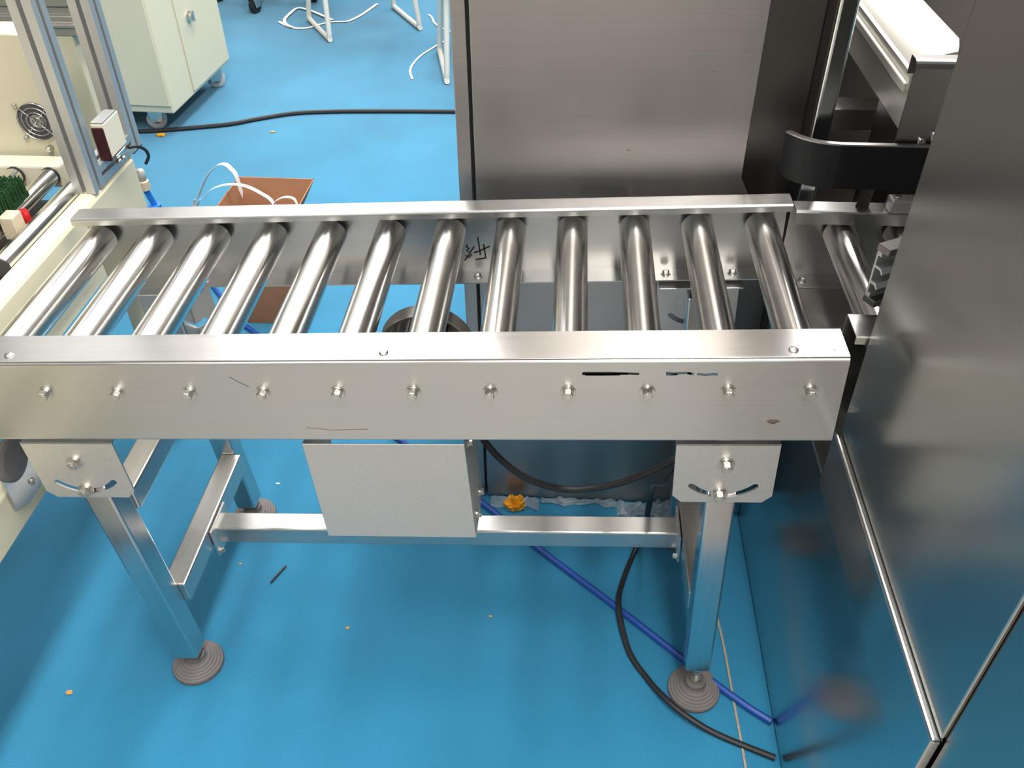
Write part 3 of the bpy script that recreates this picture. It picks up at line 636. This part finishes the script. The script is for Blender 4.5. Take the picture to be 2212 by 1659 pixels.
# ------------------------------------------------------------------ things on the carpet behind
def pxfloor(px, py, z=0.0):
    """photo pixel -> carpet point, used once for measuring the loose straps and leads"""
    co = scn.camera; m = co.matrix_basis
    d = m.to_3x3() @ Vector(((px-1106)/1915.17, -(py-829.5)/1915.17, -1)); p = m.translation
    k = (z - p.z)/d.z; return p + d*k
def c3(x, y): return (480 + x/3.95, y/3.95)
s1 = [c3(*p) for p in [(482,182),(560,222),(640,240),(740,235),(840,205),(940,186),(1030,184),(1095,172),(1200,118),(1322,32)]]
strap('floor_strap', [pxfloor(*p, .004) for p in s1], .016, None, 'long white strap lying across the carpet between the chair legs', 'white straps on the carpet')
s2 = [c3(*p) for p in [(940,168),(850,128),(760,92),(650,66),(580,112),(532,165),(545,205),(600,232)]]
strap('floor_strap', [pxfloor(*p, .008) for p in s2], .016, None, 'curled white strap looping round the left chair leg', 'white straps on the carpet')
s3 = [c3(*p) for p in [(1622,675),(1603,610),(1625,550),(1690,478),(1780,418),(1850,375),(1905,345)]]
strap('floor_strap', [pxfloor(*p, .004) for p in s3], .010, None, 'white strap curving away from the right chair leg', 'white straps on the carpet')
s4 = [c3(*p) for p in [(1760,122),(1790,150),(1812,195),(1875,240),(1950,268)]]
strap('floor_strap', [pxfloor(*p, .004) for p in s4], .010, None, 'short white strap twisted behind the right chair leg', 'white straps on the carpet')
def sled_chair(a0, a1, b0, b1, label, tops=None):
    """tube chair: runners a0-a1 and b0-b1 on the carpet, seat and backrest above"""
    A0, A1, B0, B1 = [Vector((*p, .013)) for p in (a0, a1, b0, b1)]
    mid = (A0+A1+B0+B1)/4
    ch = thing('tube_chair', (mid.x, mid.y, 0), label, 'chair', 'chairs with cream tube legs')
    S = []
    for P0, P1 in ((A0, A1), (B0, B1)):
        d = (P1-P0)
        q0, q1 = P0 + d*.30 + (mid-P0)*.10, P1 - d*.16 + (mid-P1)*.12
        t0 = Vector((q0.x, q0.y, .44)); t1 = Vector((q1.x, q1.y, .44)); S += [t0, t1]
        e0, e1 = (t0-P0).normalized()*.03, (t1-P1).normalized()*.03; dd = d.normalized()*.025
        pts = [t0, P0 + e0, P0 + e0*.3 + dd*.3, P0 + dd, P1 - dd, P1 + e1*.3 - dd*.3, P1 + e1, t1]
        b = MB(); b.tube([pts[0]] + smooth_path(pts[1:-1], 3) + [pts[-1]], .0125, 10); put('sled_leg', b.mesh('sled_leg', 'tube'), ch)
    c = sum(S, Vector())/4; u = (S[3]-S[1]).normalized(); v = Vector((-u.y, u.x, 0)); w_ = (S[3]-S[1]).length
    b = MB(); b.box(-w_/2-.01, w_/2+.01, -.19, .21, .44, .485); X = T3(c.x, c.y, 0) @ Matrix.Rotation(math.atan2(u.y, u.x), 4, 'Z'); put('seat', b.mesh('seat', 'seat', .015, 3), ch, X)
    b = MB(); b.box(-w_/2-.01, w_/2+.01, .20, .235, .56, .86); put('backrest', b.mesh('backrest', 'seat', .012, 3), ch, X)
    for s in (-1, 1):
        b = MB(); b.tube([(s*w_/2, .18, .45), (s*w_/2, .215, .55), (s*w_/2, .225, .80)], .011, 8); put('back_post', b.mesh('back_post', 'tube'), ch, X)
sled_chair((-.649, 3.682), (-.469, 3.369), (-.255, 3.896), (-.064, 3.556), 'cream tube chair whose two bent legs stand left of the steel cabinet')
sled_chair((.070, 3.264), (.153, 2.871), (.55, 3.30), (.60, 2.90), 'cream tube chair partly hidden behind the steel cabinet')
tr = thing('office_chair', (-.96, 3.95, 0), 'office chair of which one black castor shows at the top edge', 'chair')
castor(-.955, 3.80, tr, 'black', 1.2)
for k in range(1, 5):
    a = -PI/2 + .02 + 2*PI*k/5; castor(-.96 + .27*math.cos(a), 4.07 + .27*math.sin(a), tr, 'black', a)
for k in range(5):
    a = -PI/2 + .02 + 2*PI*k/5
    b = MB(); b.tube([(-.96, 4.07, .13), (-.96+.16*math.cos(a), 4.07+.16*math.sin(a), .115), (-.96+.27*math.cos(a), 4.07+.27*math.sin(a), .085)], [.03, .025, .02], 10); put('base_arm', b.mesh('base_arm', 'brown'), tr)
b = MB(); b.lathe([(.03, .09), (.03, .16), (.02, .17), (.02, .42)], 'z', (-.96, 4.07, 0), 16); put('gas_column', b.mesh('gas_column', 'black'), tr)
b = MB(); b.box(-1.20, -.72, 3.84, 4.30, .42, .50); put('seat', b.mesh('seat', 'seat', .03, 3), tr)
b = MB(); b.box(-1.18, -.74, 4.28, 4.34, .55, 1.0); put('backrest', b.mesh('backrest', 'seat', .025, 3), tr)
def lead(name, pts, r, m, label, cat, k=8):
    b = MB(); b.tube(smooth_path(pts, k), r, 8); return tag(put(name, b.mesh(name, m)), label, cat)
lead('power_cable', [(-1.20, 2.33, .008), (-.991, 2.32, .008), (-.683, 2.394, .008), (-.56, 2.457, .008), (-.432, 2.517, .008), (-.294, 2.541, .008), (-.103, 2.554, .008), (.219, 2.564, .008), (.70, 2.57, .008), (1.2, 2.50, .008), (1.7, 2.55, .008)], .0085, 'black', 'black cable running across the carpet from the wheeled cabinet to the steel cabinet', 'cable')
lead('air_hose', [(-.52, 1.47, .007), (-.345, 1.268, .007), (-.222, 1.105, .007), (-.17, 1.06, .007), (-.05, .955, .007), (.25, .70, .007), (.44, .535, .007), (.518, .463, .007), (.568, .418, .007), (.656, .334, .007), (.812, .198, .007), (.945, .078, .007), (1.028, .007, .007), (1.0755, -.027, .007)], .0068, 'hose', 'blue hose running diagonally over the carpet under the conveyor', 'hose')
lead('motor_cable', [(.545, .16, .560), (.575, .125, .510), (.620, .12, .453), (.664, .12, .424), (.717, .12, .414), (.789, .12, .434), (.846, .12, .472), (.868, .118, .492), (.874, .115, .480), (.858, .12, .440), (.852, .19, .365), (.860, .262, .255), (.866, .325, .10), (.858, .350, .009), (.827, .261, .008), (.816, .188, .021), (.833, .101, .008), (.865, .045, .006), (.895, .000, .016), (.930, -.030, .014), (.981, -.056, .006), (1.072, -.092, .006)], .0056, 'black', 'black cable hanging in a loop from the motor and trailing past the right foot', 'cable')
b = MB(); b.tube(smooth_path([(.985, .44, .002), (1.000, .25, .002), (1.011, .142, .002), (1.016, .02, .002), (1.021, -.11, .002), (1.024, -.30, .002)], 6), .0024, 6)
tag(put('floor_string', b.mesh('floor_string', 'string')), 'thin tan string lying on the carpet beside the right foot', 'string')

# scraps
def scrap(name, c, r, m, label, cat, hgt=.012, sd=1, grp=None, n=10):
    rng = random.Random(sd); bm = bmesh.new(); bmesh.ops.create_icosphere(bm, subdivisions=2 if n > 8 else 1, radius=1)
    for v in bm.verts:
        k = 1 + .55*noise.noise(v.co*1.9 + Vector((sd*3.1, 0, 0))); v.co = Vector((v.co.x*r*k, v.co.y*r*.7*k, max(0.0, (v.co.z+.6)*hgt*k*.6)))
    me = bpy.data.meshes.new(name); bm.to_mesh(me); bm.free(); me.materials.append(M[m])
    o = put(name, me, None, T3(*c)); tag(o, label, cat, grp); return o
def crumple(name, c, label):
    rng = random.Random(4); bm = bmesh.new(); bmesh.ops.create_icosphere(bm, subdivisions=3, radius=1)
    for v in bm.verts:
        k = 1 + .75*noise.noise(v.co*2.3 + Vector((5, 1, 2))) + .25*noise.noise(v.co*7)
        v.co = Vector((v.co.x*.021*k, v.co.y*.013*k, max(0, (v.co.z*.85+.75)*.019*k)))
    me = bpy.data.meshes.new(name); bm.to_mesh(me); bm.free(); me.materials.append(M['orange']); return tag(put(name, me, None, T3(*c)), label, 'scrap')
crumple('peel_scrap', (.598, .448, 0), 'crumpled orange scrap on the carpet against the steel cabinet')
def film(name, x0, x1, y0, y1, sd, label, h=.02):
    bm = bmesh.new(); nx, ny = 16, 6; g = []
    for i in range(nx+1):
        for j in range(ny+1):
            u, v = i/nx, j/ny
            ed = (math.sin(u*9+sd)*.35 + math.sin(u*23+sd*2)*.25)*.012
            g.append(bm.verts.new((x0+(x1-x0)*u, y0 + ed*(1-v) + (y1-y0)*v, .003 + h*abs(noise.noise(Vector((u*6+sd, v*3, sd))))*(.4+.6*v))))
    for i in range(nx):
        for j in range(ny):
            a = i*(ny+1)+j; bm.faces.new((g[a], g[a+ny+1], g[a+ny+2], g[a+1]))
    g2 = bmesh.ops.solidify(bm, geom=bm.faces[:], thickness=.0006)
    me = bpy.data.meshes.new(name); bm.to_mesh(me); bm.free(); me.materials.append(M['film']); tag(put(name, me), label, 'plastic film', 'clear film along the cabinet base')
film('plastic_film', .545, .650, .445, .478, 1, 'crinkled clear film beneath the orange scrap', .018)
film('plastic_film', .655, .820, .464, .479, 2, 'thin crinkled strip of clear film along the steel cabinet base', .022)
film('plastic_film', .820, .940, .437, .476, 3, 'crinkled clear film beside the hanging cable', .03)
b = MB(); b.ribbon(smooth_path([(.119, .219, .003), (.130, .243, .004), (.139, .263, .003)], 4), .0035, None, .0012); tag(put('cable_tie', b.mesh('cable_tie', 'black')), 'cut black cable tie on the open carpet', 'cable tie')
sc = [(-.179, -.042, .007, 'tan', 'tan crumb on the carpet at the lower left'), (-.895, 2.302, .022, 'orange', 'orange peel bit beside the wheeled cabinet castor'), (-.467, 2.352, .012, 'tan', 'tan crumb just in front of the rear black cable'),
      (.296, .123, .005, 'tan', 'pale crumb on the carpet in the middle foreground'), (.043, .264, .004, 'tan', 'tiny tan crumb beside the left cross bar'), (.569, .166, .004, 'tan', 'tiny tan crumb below the long bar'), (.059, .493, .005, 'strap', 'white paper bit near the left rear foot')]
for i, (x, y, r, m, l) in enumerate(sc): scrap('crumb', (x, y, 0), r, m, l, 'crumb', r*.6, i+2, 'scraps on the carpet', 6)
